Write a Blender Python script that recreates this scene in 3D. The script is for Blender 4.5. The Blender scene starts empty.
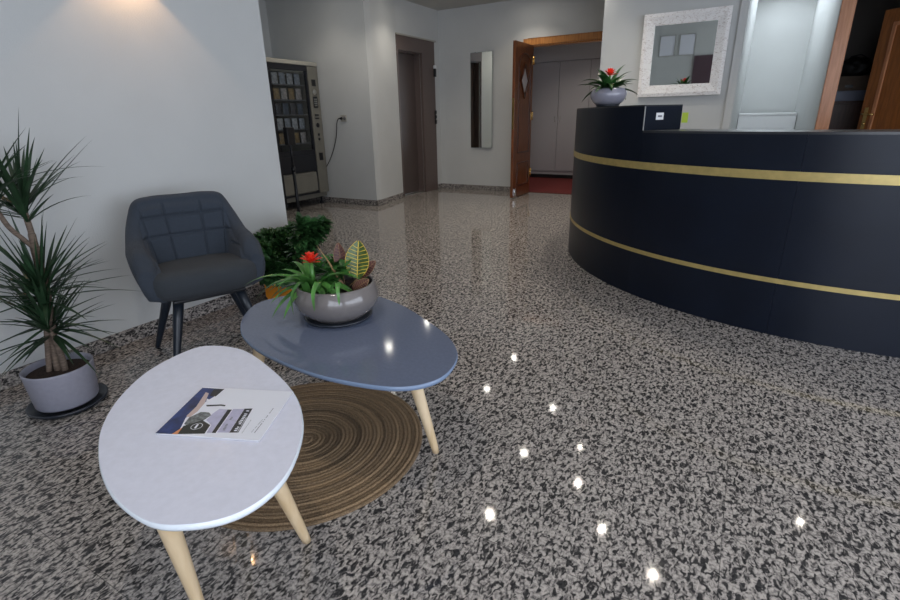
import bpy, bmesh, math, random
from mathutils import Vector, Matrix
from math import sin, cos, pi, radians
S = bpy.context.scene
C = S.collection
random.seed(7)

# ---------------------------------------------------------------- camera
cam_d = bpy.data.cameras.new('camera'); cam = bpy.data.objects.new('camera', cam_d); C.objects.link(cam)
cam_d.sensor_width = 36; cam_d.lens = 36*500.116/900; cam_d.clip_start = .05
R_ = Vector((0.86835099, 0.49552924, -0.02042879)); U_ = Vector((-0.15316327, 0.30712115, 0.9392644)); W_ = Vector((-0.47170709, 0.81248223, -0.34258583))
m = Matrix.Identity(4)
for i in range(3):
    m[i][0] = R_[i]; m[i][1] = U_[i]; m[i][2] = -W_[i]
m.translation = Vector((0, 0, 1.12)); cam.matrix_world = m
S.camera = cam

# ---------------------------------------------------------------- materials
def newmat(name):
    mt = bpy.data.materials.new(name); mt.use_nodes = True
    nt = mt.node_tree; b = nt.nodes['Principled BSDF']
    return mt, nt, b
def mat(name, col, rough=.5, metal=0, noise=0, nscale=20, bump=0, bscale=200, coat=0, emis=None, estr=0, trans=0, ior=1.5, spec=.5, stretch=(1,1,1), sheen=0):
    mt, nt, b = newmat(name); N, L = nt.nodes, nt.links
    b.inputs['Base Color'].default_value = (*col, 1); b.inputs['Roughness'].default_value = rough
    b.inputs['Metallic'].default_value = metal; b.inputs['Coat Weight'].default_value = coat
    b.inputs['Coat Roughness'].default_value = .08
    b.inputs['IOR'].default_value = ior; b.inputs['Specular IOR Level'].default_value = spec
    b.inputs['Transmission Weight'].default_value = trans
    if sheen: b.inputs['Sheen Weight'].default_value = sheen
    if emis: b.inputs['Emission Color'].default_value = (*emis, 1); b.inputs['Emission Strength'].default_value = estr
    if noise or bump:
        tc = N.new('ShaderNodeTexCoord'); mp = N.new('ShaderNodeMapping'); mp.inputs['Scale'].default_value = stretch
        L.new(tc.outputs['Object'], mp.inputs[0])
    if noise:
        n = N.new('ShaderNodeTexNoise'); n.inputs['Scale'].default_value = nscale; n.inputs['Detail'].default_value = 4
        L.new(mp.outputs[0], n.inputs['Vector'])
        r = N.new('ShaderNodeValToRGB'); r.color_ramp.elements[0].position = .3; r.color_ramp.elements[1].position = .7
        r.color_ramp.elements[0].color = (*[max(0, c*(1-noise)) for c in col], 1)
        r.color_ramp.elements[1].color = (*[min(1, c*(1+noise)) for c in col], 1)
        L.new(n.outputs['Fac'], r.inputs[0]); L.new(r.outputs[0], b.inputs['Base Color'])
    if bump:
        n2 = N.new('ShaderNodeTexNoise'); n2.inputs['Scale'].default_value = bscale; n2.inputs['Detail'].default_value = 3
        L.new(mp.outputs[0], n2.inputs['Vector'])
        bp = N.new('ShaderNodeBump'); bp.inputs['Strength'].default_value = bump; bp.inputs['Distance'].default_value = .004
        L.new(n2.outputs['Fac'], bp.inputs['Height']); L.new(bp.outputs[0], b.inputs['Normal'])
    return mt

def granite(name, seams=True):
    mt, nt, b = newmat(name); N, L = nt.nodes, nt.links
    tc = N.new('ShaderNodeTexCoord'); mp = N.new('ShaderNodeMapping')
    mp.inputs['Rotation'].default_value = (0, 0, radians(20)); mp.inputs['Scale'].default_value = (1, .55, 1)
    L.new(tc.outputs['Object'], mp.inputs[0])
    n1 = N.new('ShaderNodeTexNoise'); n1.inputs['Scale'].default_value = 82; n1.inputs['Detail'].default_value = 1.5; n1.inputs['Roughness'].default_value = .5; n1.inputs['Distortion'].default_value = .9
    L.new(mp.outputs[0], n1.inputs['Vector'])
    r = N.new('ShaderNodeValToRGB'); e = r.color_ramp.elements
    e[0].position = .39; e[0].color = (.048, .046, .046, 1)
    e[1].position = .52; e[1].color = (.42, .385, .355, 1)
    x = e.new(.455); x.color = (.18, .165, .155, 1)
    x = e.new(.70); x.color = (.56, .51, .465, 1)
    L.new(n1.outputs['Fac'], r.inputs[0])
    n2 = N.new('ShaderNodeTexNoise'); n2.inputs['Scale'].default_value = 110; n2.inputs['Detail'].default_value = 2
    L.new(tc.outputs['Object'], n2.inputs['Vector'])
    r2 = N.new('ShaderNodeValToRGB'); r2.color_ramp.elements[0].position = .38; r2.color_ramp.elements[0].color = (.5, .5, .52, 1)
    r2.color_ramp.elements[1].position = .55; r2.color_ramp.elements[1].color = (1, 1, 1, 1)
    L.new(n2.outputs['Fac'], r2.inputs[0])
    mx = N.new('ShaderNodeMix'); mx.data_type = 'RGBA'; mx.blend_type = 'MULTIPLY'; mx.inputs[0].default_value = 1
    L.new(r.outputs[0], mx.inputs[6]); L.new(r2.outputs[0], mx.inputs[7])
    out = mx.outputs[2]
    if seams:
        sp = N.new('ShaderNodeSeparateXYZ'); L.new(tc.outputs['Object'], sp.inputs[0])
        masks = []
        for k, off in (('X', .4975 + 12), ('Y', 12.21)):
            a = N.new('ShaderNodeMath'); a.operation = 'ADD'; a.inputs[1].default_value = off; L.new(sp.outputs[k], a.inputs[0])
            q = N.new('ShaderNodeMath'); q.operation = 'PINGPONG'; q.inputs[1].default_value = .3; L.new(a.outputs[0], q.inputs[0])
            g = N.new('ShaderNodeMath'); g.operation = 'LESS_THAN'; g.inputs[1].default_value = .0012; L.new(q.outputs[0], g.inputs[0]); masks.append(g)
        mm = N.new('ShaderNodeMath'); mm.operation = 'MAXIMUM'; L.new(masks[0].outputs[0], mm.inputs[0]); L.new(masks[1].outputs[0], mm.inputs[1])
        ml = N.new('ShaderNodeMath'); ml.operation = 'MULTIPLY'; ml.inputs[1].default_value = .6; L.new(mm.outputs[0], ml.inputs[0])
        m2 = N.new('ShaderNodeMix'); m2.data_type = 'RGBA'; m2.inputs[7].default_value = (.03, .03, .03, 1)
        L.new(ml.outputs[0], m2.inputs[0]); L.new(out, m2.inputs[6]); out = m2.outputs[2]
    L.new(out, b.inputs['Base Color'])
    b.inputs['Roughness'].default_value = .055; b.inputs['IOR'].default_value = 1.45
    return mt

def wood(name, c1, c2, scale=(1, 1, 12), rough=.4, bands=6, coat=0):
    mt, nt, b = newmat(name); N, L = nt.nodes, nt.links
    tc = N.new('ShaderNodeTexCoord'); mp = N.new('ShaderNodeMapping'); mp.inputs['Scale'].default_value = tuple(1/s for s in scale)
    L.new(tc.outputs['Object'], mp.inputs[0])
    n = N.new('ShaderNodeTexNoise'); n.inputs['Scale'].default_value = bands*8; n.inputs['Detail'].default_value = 5; n.inputs['Distortion'].default_value = .6
    L.new(mp.outputs[0], n.inputs['Vector'])
    r = N.new('ShaderNodeValToRGB'); r.color_ramp.elements[0].position = .35; r.color_ramp.elements[0].color = (*c1, 1)
    r.color_ramp.elements[1].position = .65; r.color_ramp.elements[1].color = (*c2, 1)
    L.new(n.outputs['Fac'], r.inputs[0]); L.new(r.outputs[0], b.inputs['Base Color'])
    b.inputs['Roughness'].default_value = rough; b.inputs['Coat Weight'].default_value = coat; b.inputs['Coat Roughness'].default_value = .15
    return mt

WALL = mat('painted plaster', (.60, .61, .60), .75, noise=.02, nscale=3, bump=.25, bscale=160, spec=.15)
CEIL = mat('ceiling paint', (.52, .51, .48), .8)
GRAN = granite('polished granite'); SKIRT = granite('granite skirting', False)
ELEV = mat('mauve brown lacquered steel', (.125, .092, .082), .38, noise=.06, nscale=60, bump=.1, bscale=300)
ELEV2 = mat('darker brown steel', (.085, .062, .056), .35, noise=.06, nscale=60)
METAL = mat('brushed steel', (.55, .55, .53), .35, 1)
CHROME = mat('bright chrome', (.8, .8, .8), .12, 1)
BLACKP = mat('black plastic', (.012, .012, .014), .35)
BLACKM = mat('black powder coated metal', (.010, .012, .016), .4)
WHITEP = mat('white plastic', (.88, .88, .88), .4)
BEIGEP = mat('beige plastic', (.42, .40, .35), .5)
MIRROR = mat('mirror silver', (.78, .82, .80), .02, 1)
DOORW = wood('reddish door veneer', (.13, .038, .012), (.22, .072, .022), (1, 1, 10), .28, coat=.4)
CASEW = wood('orange brown casing wood', (.40, .155, .04), (.56, .25, .075), (1, 1, 10), .35, coat=.3)
CASEP = wood('honey brown door casing', (.40, .165, .070), (.52, .235, .11), (1, 1, 10), .4, coat=.2)
LEAFW = wood('dark honey door veneer', (.20, .065, .014), (.31, .11, .024), (1, 1, 10), .3, coat=.3)
BRASS = mat('polished brass', (.75, .52, .2), .25, 1)
GOLD = mat('gold laminate strip', (.52, .40, .15), .38, .35, noise=.1, nscale=30)
DESK = mat('blue black desk laminate', (.006, .0095, .019), .33, noise=.15, nscale=4, bump=.06, bscale=500, spec=.25)
DESKTOP = mat('desk top laminate', (.03, .032, .036), .3)
CARPET = mat('red carpet', (.13, .012, .012), .95, noise=.3, nscale=200, bump=.5, bscale=300)
WARD = mat('white wardrobe laminate', (.46, .45, .48), .45)
WFABR = mat('charcoal blue woven fabric', (.035, .046, .064), .9, noise=.3, nscale=420, bump=.6, bscale=700, sheen=.05)
SEATF = mat('charcoal woven seat fabric', (.038, .046, .056), .9, noise=.3, nscale=420, bump=.6, bscale=700, sheen=.05)
LEGB = mat('blue black chair leg lacquer', (.012, .018, .028), .3)
WTABLE = mat('pale lilac white lacquer', (.76, .77, .88), .2, noise=.03, nscale=60)
WEDGE = mat('white lacquer edge', (.80, .86, .92), .25)
GTABLE = mat('slate blue lacquer', (.145, .172, .250), .08, noise=.06, nscale=90)
GEDGE = mat('slate blue table edge', (.20, .27, .40), .25)
ASH = wood('pale ash wood', (.64, .47, .27), (.80, .64, .43), (1, 1, 9), .45, bands=3)
POTG = mat('lilac grey ceramic', (.30, .30, .36), .45, noise=.05, nscale=60)
BOWLG = mat('glazed taupe grey ceramic', (.175, .158, .152), .13, noise=.05, nscale=30, coat=.5)
BOWLL = mat('glazed lilac grey ceramic', (.30, .30, .36), .16, noise=.05, nscale=30, coat=.5)
SAUCER = mat('dark navy saucer', (.02, .025, .035), .3)
SOIL = mat('potting soil', (.035, .02, .014), .95, noise=.6, nscale=120, bump=1, bscale=160)
ORANGE = mat('orange plastic', (.85, .30, .015), .45)
DRAC = mat('dracaena leaf green', (.020, .050, .022), .4, noise=.45, nscale=14)
BARK = mat('ringed dracaena bark', (.17, .125, .095), .8, noise=.35, nscale=40, stretch=(1, 1, 5), bump=.6, bscale=120)
JADE = mat('deep green jade leaf', (.030, .085, .026), .3, noise=.5, nscale=16)
BROM = mat('fresh green strap leaf', (.075, .215, .045), .3, noise=.35, nscale=20)
BROMD = mat('dark green strap leaf', (.03, .10, .025), .3, noise=.35, nscale=20)
REDF = mat('red bract', (.85, .045, .02), .45, noise=.2, nscale=60)
DRYL = mat('dry tan leaf', (.28, .17, .08), .6, noise=.3, nscale=30)
PURL = mat('purple brown leaf', (.10, .035, .03), .5, noise=.4, nscale=40)
VEIN = mat('yellow croton vein', (.72, .50, .06), .4)
CROT = mat('dark croton leaf', (.06, .10, .02), .35, noise=.5, nscale=60)
PAPER = mat('glossy white cover paper', (.84, .85, .92), .3)
PAPE = mat('paper page edges', (.62, .62, .66), .7)
INKB = mat('navy print', (.018, .035, .14), .3, noise=.6, nscale=40)
INKK = mat('near black print', (.02, .018, .02), .35)
INKO = mat('olive black print', (.018, .020, .014), .35)
INKL = mat('lilac print', (.52, .50, .66), .35, noise=.12, nscale=60)
INKG = mat('grey rock print', (.16, .17, .17), .4, noise=.7, nscale=150)
INKT = mat('skin beige print', (.60, .46, .42), .35)
INKN = mat('orange print', (.75, .30, .12), .35)
INKD = mat('grey text print', (.22, .22, .25), .4)
BAG = mat('black bag fabric', (.006, .006, .007), .5, bump=.5, bscale=60)
CARTON = mat('kraft carton', (.16, .12, .09), .8, noise=.1, nscale=20)
BOXBL = mat('blue grey drawer front', (.19, .22, .32), .4)
CABD = wood('dark brown cabinet wood', (.07, .035, .025), (.11, .055, .04), (1, 1, 8), .4)
VBODY = mat('olive beige machine enamel', (.19, .18, .15), .4, noise=.05, nscale=10)
VTRIM = mat('pale machine top trim', (.42, .40, .34), .4)
VDARK = mat('dark machine enamel', (.010, .011, .016), .35)
VINT = mat('machine interior grey', (.14, .14, .15), .5)
LAMPE = mat('lit halogen lamp', (1, 1, 1), .5, emis=(1, .95, .86), estr=42)
WARME = mat('lit warm bulb', (1, 1, 1), .5, emis=(1, .62, .28), estr=10)
def glass(name, tint=(1, 1, 1), rough=.0):
    mt, nt, b = newmat(name)
    N, L = nt.nodes, nt.links
    N.remove(b)
    g = N.new('ShaderNodeBsdfGlossy'); g.inputs['Roughness'].default_value = .03; g.inputs['Color'].default_value = (1, 1, 1, 1)
    t = N.new('ShaderNodeBsdfTransparent'); t.inputs['Color'].default_value = (*tint, 1)
    f = N.new('ShaderNodeFresnel'); f.inputs['IOR'].default_value = 1.5
    x = N.new('ShaderNodeMixShader'); gm = N.new('ShaderNodeNewGeometry'); inv = N.new('ShaderNodeMath'); inv.operation = 'SUBTRACT'; inv.inputs[0].default_value = 1; L.new(gm.outputs['Backfacing'], inv.inputs[1]); ml = N.new('ShaderNodeMath'); ml.operation = 'MULTIPLY'; L.new(f.outputs[0], ml.inputs[0]); L.new(inv.outputs[0], ml.inputs[1]); L.new(ml.outputs[0], x.inputs[0]); L.new(t.outputs[0], x.inputs[1]); L.new(g.outputs[0], x.inputs[2])
    L.new(x.outputs[0], N['Material Output'].inputs[0]); return mt
GLASS = glass('clear glass', (.85, .87, .88))
def frame_mat():
    mt, nt, b = newmat('whitewashed scaly frame'); N, L = nt.nodes, nt.links
    tc = N.new('ShaderNodeTexCoord'); n = N.new('ShaderNodeTexNoise'); n.inputs['Scale'].default_value = 30; n.inputs['Detail'].default_value = 5; n.inputs['Distortion'].default_value = 2
    mp = N.new('ShaderNodeMapping'); mp.inputs['Scale'].default_value = (1, 1, 2.6); L.new(tc.outputs['Object'], mp.inputs[0]); L.new(mp.outputs[0], n.inputs['Vector'])
    r = N.new('ShaderNodeValToRGB'); e = r.color_ramp.elements; e[0].position = .30; e[0].color = (.50, .42, .38, 1); e[1].position = .46; e[1].color = (.96, .94, .92, 1)
    L.new(n.outputs['Fac'], r.inputs[0]); L.new(r.outputs[0], b.inputs['Base Color']); b.inputs['Roughness'].default_value = .4
    bp = N.new('ShaderNodeBump'); bp.inputs['Strength'].default_value = .5; bp.inputs['Distance'].default_value = .004; L.new(n.outputs['Fac'], bp.inputs['Height']); L.new(bp.outputs[0], b.inputs['Normal'])
    return mt
FRAME = frame_mat()
def jute_mat():
    mt, nt, b = newmat('braided jute'); N, L = nt.nodes, nt.links
    tc = N.new('ShaderNodeTexCoord'); n = N.new('ShaderNodeTexNoise'); n.inputs['Scale'].default_value = 260; n.inputs['Detail'].default_value = 3
    L.new(tc.outputs['Object'], n.inputs['Vector'])
    # radial tone changes, ring by ring
    ln = N.new('ShaderNodeVectorMath'); ln.operation = 'LENGTH'; L.new(tc.outputs['Object'], ln.inputs[0])
    n2 = N.new('ShaderNodeTexNoise'); n2.noise_dimensions = '1D'; n2.inputs['Scale'].default_value = 28; L.new(ln.outputs['Value'], n2.inputs['W'])
    ad = N.new('ShaderNodeMath'); ad.operation = 'ADD'; L.new(n.outputs['Fac'], ad.inputs[0]); L.new(n2.outputs['Fac'], ad.inputs[1])
    hf = N.new('ShaderNodeMath'); hf.operation = 'MULTIPLY'; hf.inputs[1].default_value = .5; L.new(ad.outputs[0], hf.inputs[0])
    r = N.new('ShaderNodeValToRGB'); e = r.color_ramp.elements; e[0].position = .36; e[0].color = (.075, .050, .030, 1); e[1].position = .64; e[1].color = (.34, .230, .130, 1)
    L.new(hf.outputs[0], r.inputs[0]); L.new(r.outputs[0], b.inputs['Base Color']); b.inputs['Roughness'].default_value = .9
    bp = N.new('ShaderNodeBump'); bp.inputs['Strength'].default_value = .8; bp.inputs['Distance'].default_value = .004; L.new(n.outputs['Fac'], bp.inputs['Height']); L.new(bp.outputs[0], b.inputs['Normal'])
    return mt
JUTE = jute_mat()

# ---------------------------------------------------------------- mesh helpers
class MB:
    def __init__(s): s.v = []; s.f = []; s.sm = []
    def add(s, vs, fs, smooth=False):
        o = len(s.v); s.v += [tuple(v) for v in vs]; s.f += [[i+o for i in f] for f in fs]; s.sm += [smooth]*len(fs); return s
    def box(s, x0, x1, y0, y1, z0, z1):
        return s.add([(x, y, z) for z in (z0, z1) for y in (y0, y1) for x in (x0, x1)], [(0, 2, 3, 1), (4, 5, 7, 6), (0, 1, 5, 4), (2, 6, 7, 3), (0, 4, 6, 2), (1, 3, 7, 5)])
    def prism(s, pts, z0, z1, smooth=False):      # pts counter-clockwise in xy
        n = len(pts)
        s.add([(x, y, z0) for x, y in pts]+[(x, y, z1) for x, y in pts], [list(range(n))[::-1], list(range(n, 2*n))])
        s.add([(x, y, z0) for x, y in pts]+[(x, y, z1) for x, y in pts], [(i, (i+1) % n, (i+1) % n+n, i+n) for i in range(n)], smooth); return s
    def lathe(s, prof, n=48, c=(0, 0, 0), cap=True):
        vs = []; fs = []
        for r, z in prof:
            for k in range(n): a = 2*pi*k/n; vs.append((c[0]+r*cos(a), c[1]+r*sin(a), c[2]+z))
        for i in range(len(prof)-1):
            for k in range(n): fs.append((i*n+k, i*n+(k+1) % n, (i+1)*n+(k+1) % n, (i+1)*n+k))
        if cap:
            if prof[0][0] > 1e-4: fs.append(list(range(n))[::-1])
            if prof[-1][0] > 1e-4: fs.append([(len(prof)-1)*n+k for k in range(n)])
        return s.add(vs, fs, True)
    def tube(s, pts, rad, n=12, cap=True):
        pts = [Vector(p) for p in pts]; rr = rad if isinstance(rad, (list, tuple)) else [rad]*len(pts)
        vs = []; fs = []; t0 = (pts[1]-pts[0]).normalized(); up = Vector((0, 0, 1)) if abs(t0.z) < .9 else Vector((1, 0, 0)); a = t0.cross(up).normalized()
        for i, p in enumerate(pts):
            t = (pts[min(i+1, len(pts)-1)]-pts[max(i-1, 0)]).normalized(); a = (a-t*a.dot(t)).normalized(); b = t.cross(a)
            for k in range(n): an = 2*pi*k/n; vs.append(p+(a*cos(an)+b*sin(an))*rr[i])
        for i in range(len(pts)-1):
            for k in range(n): fs.append((i*n+k, i*n+(k+1) % n, (i+1)*n+(k+1) % n, (i+1)*n+k))
        if cap: fs.append(list(range(n))[::-1]); fs.append([(len(pts)-1)*n+k for k in range(n)])
        return s.add(vs, fs, True)
    def grid(s, rows, close=False, smooth=True):
        n = len(rows[0]); vs = [v for r in rows for v in r]; fs = []
        for i in range(len(rows)-1):
            for k in range(n if close else n-1): fs.append((i*n+k, i*n+(k+1) % n, (i+1)*n+(k+1) % n, (i+1)*n+k))
        return s.add(vs, fs, smooth)
    def build(s, name, m, parent=None, loc=(0, 0, 0), bevel=0, fix=True, rot=None):
        me = bpy.data.meshes.new(name); me.from_pydata(s.v, [], s.f)
        for p, q in zip(me.polygons, s.sm): p.use_smooth = q
        me.materials.append(m)
        if fix:
            bm = bmesh.new(); bm.from_mesh(me); bmesh.ops.remove_doubles(bm, verts=bm.verts, dist=1e-5); bmesh.ops.recalc_face_normals(bm, faces=bm.faces)
            bm.to_mesh(me); bm.free()
        o = bpy.data.objects.new(name, me); C.objects.link(o); o.location = loc
        if rot: o.rotation_euler = rot
        if parent: o.parent = parent
        if bevel:
            b = o.modifiers.new('bevel', 'BEVEL'); b.width = bevel; b.segments = 2; b.limit_method = 'ANGLE'; b.angle_limit = radians(40)
        return o
def tag(o, label=None, cat=None, group=None, kind=None):
    if label: o['label'] = label
    if cat: o['category'] = cat
    if group: o['group'] = group
    if kind: o['kind'] = kind
    return o
def thing(name, label, cat, loc=(0, 0, 0), rz=0, group=None, kind=None):
    o = bpy.data.objects.new(name, None); C.objects.link(o); o.location = loc; o.rotation_euler = (0, 0, rz); o.empty_display_size = .1
    return tag(o, label, cat, group, kind)
def struct(name, mb, m, label=None, bevel=0):
    o = mb.build(name, m, bevel=bevel); o['kind'] = 'structure'
    if label: o['label'] = label
    return o
def copy_tree(o, parent=None):
    c = o.copy(); C.objects.link(c)
    if parent: c.parent = parent
    for ch in list(o.children): copy_tree(ch, c)
    return c
def spot(parent, loc, energy, col, size, blend=.6, rad=.04, direction=(0, 0, -1)):
    l = bpy.data.lights.new('lamp_light', 'SPOT'); l.energy = energy; l.color = col; l.spot_size = size; l.spot_blend = blend; l.shadow_soft_size = rad
    o = bpy.data.objects.new('lamp_light', l); C.objects.link(o); o.location = loc; o.parent = parent
    o.rotation_euler = Vector(direction).to_track_quat('-Z', 'Y').to_euler(); return o

# ---------------------------------------------------------------- room shell
H = 2.654
struct('floor', MB().box(-6.2, 3.9, -2.1, 9.6, -.12, 0), GRAN, 'polished speckled grey granite tile floor')
struct('ceiling', MB().box(-6.2, 3.9, -2.1, 9.6, H, H+.12), CEIL, 'plain off-white ceiling')
struct('wall_left', MB().box(-2.92, -2.78, -1.9, 2.50, 0, H), WALL, 'textured pale grey wall behind the armchair')
struct('wall_nook_front', MB().box(-5.97, -2.92, 2.36, 2.50, 0, H), WALL)
struct('wall_nook', MB().box(-6.10, -5.97, 2.36, 5.61, 0, H), WALL, 'grey wall behind the vending machine')
struct('wall_pillar', MB().box(-5.97, -4.31, 5.49, 5.61, 0, H), WALL, 'pale wall with a power socket beside the vending machine')
E0, E1 = 6.32, 6.93
struct('wall_elevator', MB().prism([(-4.68, 5.61), (-4.31, 5.61), (-4.43, E0), (-4.68, E0)], 0, H).box(-4.68, -4.43, E1+.36, 7.57, 0, H).box(-4.68, -4.43, E0, E1+.36, 2.2, H).box(-4.68, -4.46, E1, E1+.36, 0, 2.2).box(-4.68, -4.46, E0, E1, 2.02, 2.2), WALL, 'pale wall holding the elevator')
DX0, DX1, DZ = -2.94, -1.58, 2.06
struct('wall_far', MB().box(-4.43, DX0, 7.446, 7.57, 0, H).box(DX0, DX1, 7.446, 7.57, DZ, H).box(DX1, -1.40, 7.446, 7.57, 0, H), WALL, 'pale far wall with the narrow mirror')
struct('wall_return', MB().box(-1.52, -1.40, 6.06, 7.446, 0, H), WALL)
PX0, PX1 = -.195, .500
struct('wall_reception', MB().box(-1.52, PX0, 5.94, 6.06, 0, H).box(PX0, PX1, 5.94, 6.06, 2.35, H).box(PX1, .53, 5.94, 6.06, 0, H).box(.53, 1.49, 5.94, 6.06, 2.10, H).box(1.49, 3.6, 5.94, 6.06, 0, H), WALL, 'pale wall behind the reception desk')
struct('wall_passage_left', MB().box(PX0-.12, PX0, 6.06, 9.3, 0, H), WALL)
struct('wall_passage_right', MB().box(PX1, .53, 6.06, 9.3, 0, H), WALL)
struct('wall_passage_end', MB().box(PX0, PX1, 9.18, 9.3, 0, H), WALL)
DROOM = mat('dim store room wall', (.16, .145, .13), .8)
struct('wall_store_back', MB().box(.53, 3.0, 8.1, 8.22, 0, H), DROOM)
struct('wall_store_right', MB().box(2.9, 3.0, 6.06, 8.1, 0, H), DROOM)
struct('wall_far_room_back', MB().box(-4.1, -1.35, 9.45, 9.57, 0, H), WALL)
struct('wall_far_room_left', MB().box(-4.1, -3.98, 7.57, 9.45, 0, H), WALL)
struct('wall_far_room_right', MB().box(-1.47, -1.35, 7.57, 9.45, 0, H), WALL)
# back wall with big windows on the right, right wall with window
struct('wall_back', MB().box(-2.92, -.15, -2.02, -1.90, 0, H).box(-.15, 3.3, -2.02, -1.90, 2.45, H).box(3.3, 3.72, -2.02, -1.90, 0, H).box(-.15, 3.3, -2.02, -1.90, 0, .12), WALL)
struct('wall_right', MB().box(3.6, 3.72, -1.90, -1.2, 0, H).box(3.6, 3.72, -1.2, 3.2, 2.45, H).box(3.6, 3.72, 3.2, 6.06, 0, H).box(3.6, 3.72, -1.2, 3.2, 0, .12), WALL)
ALU = mat('white window aluminium', (.6, .6, .6), .4)
def window(name, axis, fixed, a0, a1, z0, z1, n):
    w = thing(name, None, None, (0, 0, 0), kind='structure')
    b = MB()
    def bar(p0, p1, q0, q1):
        if axis == 'x': b.box(p0, p1, fixed-.03, fixed+.03, q0, q1)
        else: b.box(fixed-.03, fixed+.03, p0, p1, q0, q1)
    for i in range(n+1):
        c = a0+(a1-a0)*i/n; bar(max(a0, c-.03), min(a1, c+.03), z0, z1)
    bar(a0, a1, z0, z0+.06); bar(a0, a1, z1-.06, z1)
    b.build('window_frame', ALU, w)
window('window_1', 'x', -1.96, -.15, 3.3, .12, 2.45, 3)
window('window_2', 'y', 3.66, -1.2, 3.2, .12, 2.45, 4)

# granite skirting
def skirt(name, *boxes):
    b = MB()
    for q in boxes: b.box(*q, 0, .075)
    return struct(name, b, SKIRT, bevel=.002)
skirt('baseboard_left', (-2.78, -2.768, -1.9, 2.512), (-2.92, -2.78, 2.50, 2.512))
skirt('baseboard_pillar', (-5.97, -4.298, 5.478, 5.49))
struct('baseboard_elevator', MB().box(-4.43, -4.418, 7.31, 7.434, 0, .075).prism([(-4.31, 5.478), (-4.298, 5.478), (-4.298, 5.61), (-4.413, E0-.035), (-4.43, E0-.035), (-4.31, 5.60)], 0, .075), SKIRT, bevel=.002)
skirt('baseboard_far', (-4.43, -3.02, 7.434, 7.446))
skirt('baseboard_nook', (-5.97, -5.958, 2.5, 5.478))
skirt('baseboard_reception', (-1.52, -.262, 5.928, 5.94))
struct('trim_1', MB().box(-.262, PX0, 5.915, 5.94, 0, 2.35), WALL, 'pale upright trim at the passage edge', bevel=.002)

# ---------------------------------------------------------------- elevator
el = thing('elevator', 'closed mauve brown elevator doorway in the far left wall', 'elevator', (-4.43, E0, 0))
MB().box(-.028, .014, -.03, .0, 0, 2.205).box(-.028, .014, 0, E1-E0, 2.02, 2.205).box(-.028, .014, E1-E0, E1-E0+.36, 0, 2.205).build('door_frame', ELEV, el, bevel=.002)
MB().box(-.12, -.03, .0, .015, 0, 2.02).box(-.12, -.03, E1-E0-.015, E1-E0, 0, 2.02).box(-.12, -.03, .015, E1-E0-.015, 2.005, 2.02).build('door_jamb', ELEV, el)
MB().box(-.14, -.12, .0, E1-E0, 0.01, 2.02).build('sliding_door', ELEV2, el, bevel=.001)
MB().box(-.14, -.03, .015, E1-E0-.015, 0.0, .008).build('door_sill', METAL, el)
MB().box(-.0, .032, -.035, E1-E0+.39, 2.205, 2.225).build('top_trim', BEIGEP, el, bevel=.002)
cp = thing('call_panel', 'black elevator call panel with a lit button on the brown frame', 'call button', (-4.4155, 7.265, 1.13))
MB().box(0, .02, -.020, .020, -.10, .10).build('plate', BLACKP, cp, bevel=.003)
MB().lathe([(.012, 0), (.012, .006), (.009, .008)], 16).build('button', METAL, cp, (.02, 0, .04), rot=(0, pi/2, 0))
MB().lathe([(.012, 0), (.012, .006), (.009, .008)], 16).build('button', METAL, cp, (.02, 0, -.03), rot=(0, pi/2, 0))
fi = thing('floor_indicator', 'small black floor indicator with a white cap above the call panel', 'indicator', (-4.4155, 7.265, 1.78))
MB().box(0, .03, -.020, .020, -.06, .055).build('display', BLACKP, fi, bevel=.003)
MB().box(0, .035, -.02, .02, .056, .10).build('cap', WHITEP, fi, bevel=.004)

# ---------------------------------------------------------------- narrow mirror
nm = thing('wall_mirror', 'narrow frameless mirror hanging on the far wall', 'mirror', (-3.676, 7.432, .66), radians(-3.7))
MB().box(-.19, .19, -.012, 0, 0, 1.37).build('mirror_back', mat('mirror edge', (.25, .28, .27), .3), nm)
MB().box(-.186, .186, -.0135, -.0121, .004, 1.366).build('mirror_glass', MIRROR, nm)
for sx in (-.1, .1):
    MB().box(sx-.012, sx+.012, -.02, 0, 1.358, 1.376).build('mirror_clip', CHROME, nm)

# ---------------------------------------------------------------- door 1 (open double door)
cz = thing('door_frame', 'orange brown wooden casing around the far doorway', 'door frame', (0, 7.446, 0))
MB().box(DX0-.075, DX0, -.02, -.0, 0, DZ+.085).box(DX1, DX1+.058, -.02, -.0, 0, DZ+.085).box(DX0, DX1, -.02, -.0, DZ, DZ+.085).build('casing', CASEW, cz, bevel=.004)
MB().box(DX0, DX0+.02, .0, .124, 0, DZ-.02).box(DX1-.02, DX1, .0, .124, 0, DZ-.02).box(DX0, DX1, .0, .124, DZ-.02, DZ).build('lining', CASEW, cz)
def leaf_profile(w, z, top, r=.06): # raised frame ring in local (y along width, z) with arched top
    pass
dl = thing('door_1', 'open reddish wooden door leaf with a diamond pane in the far doorway', None, (-2.865, 7.42, 0), kind='structure')
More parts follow.
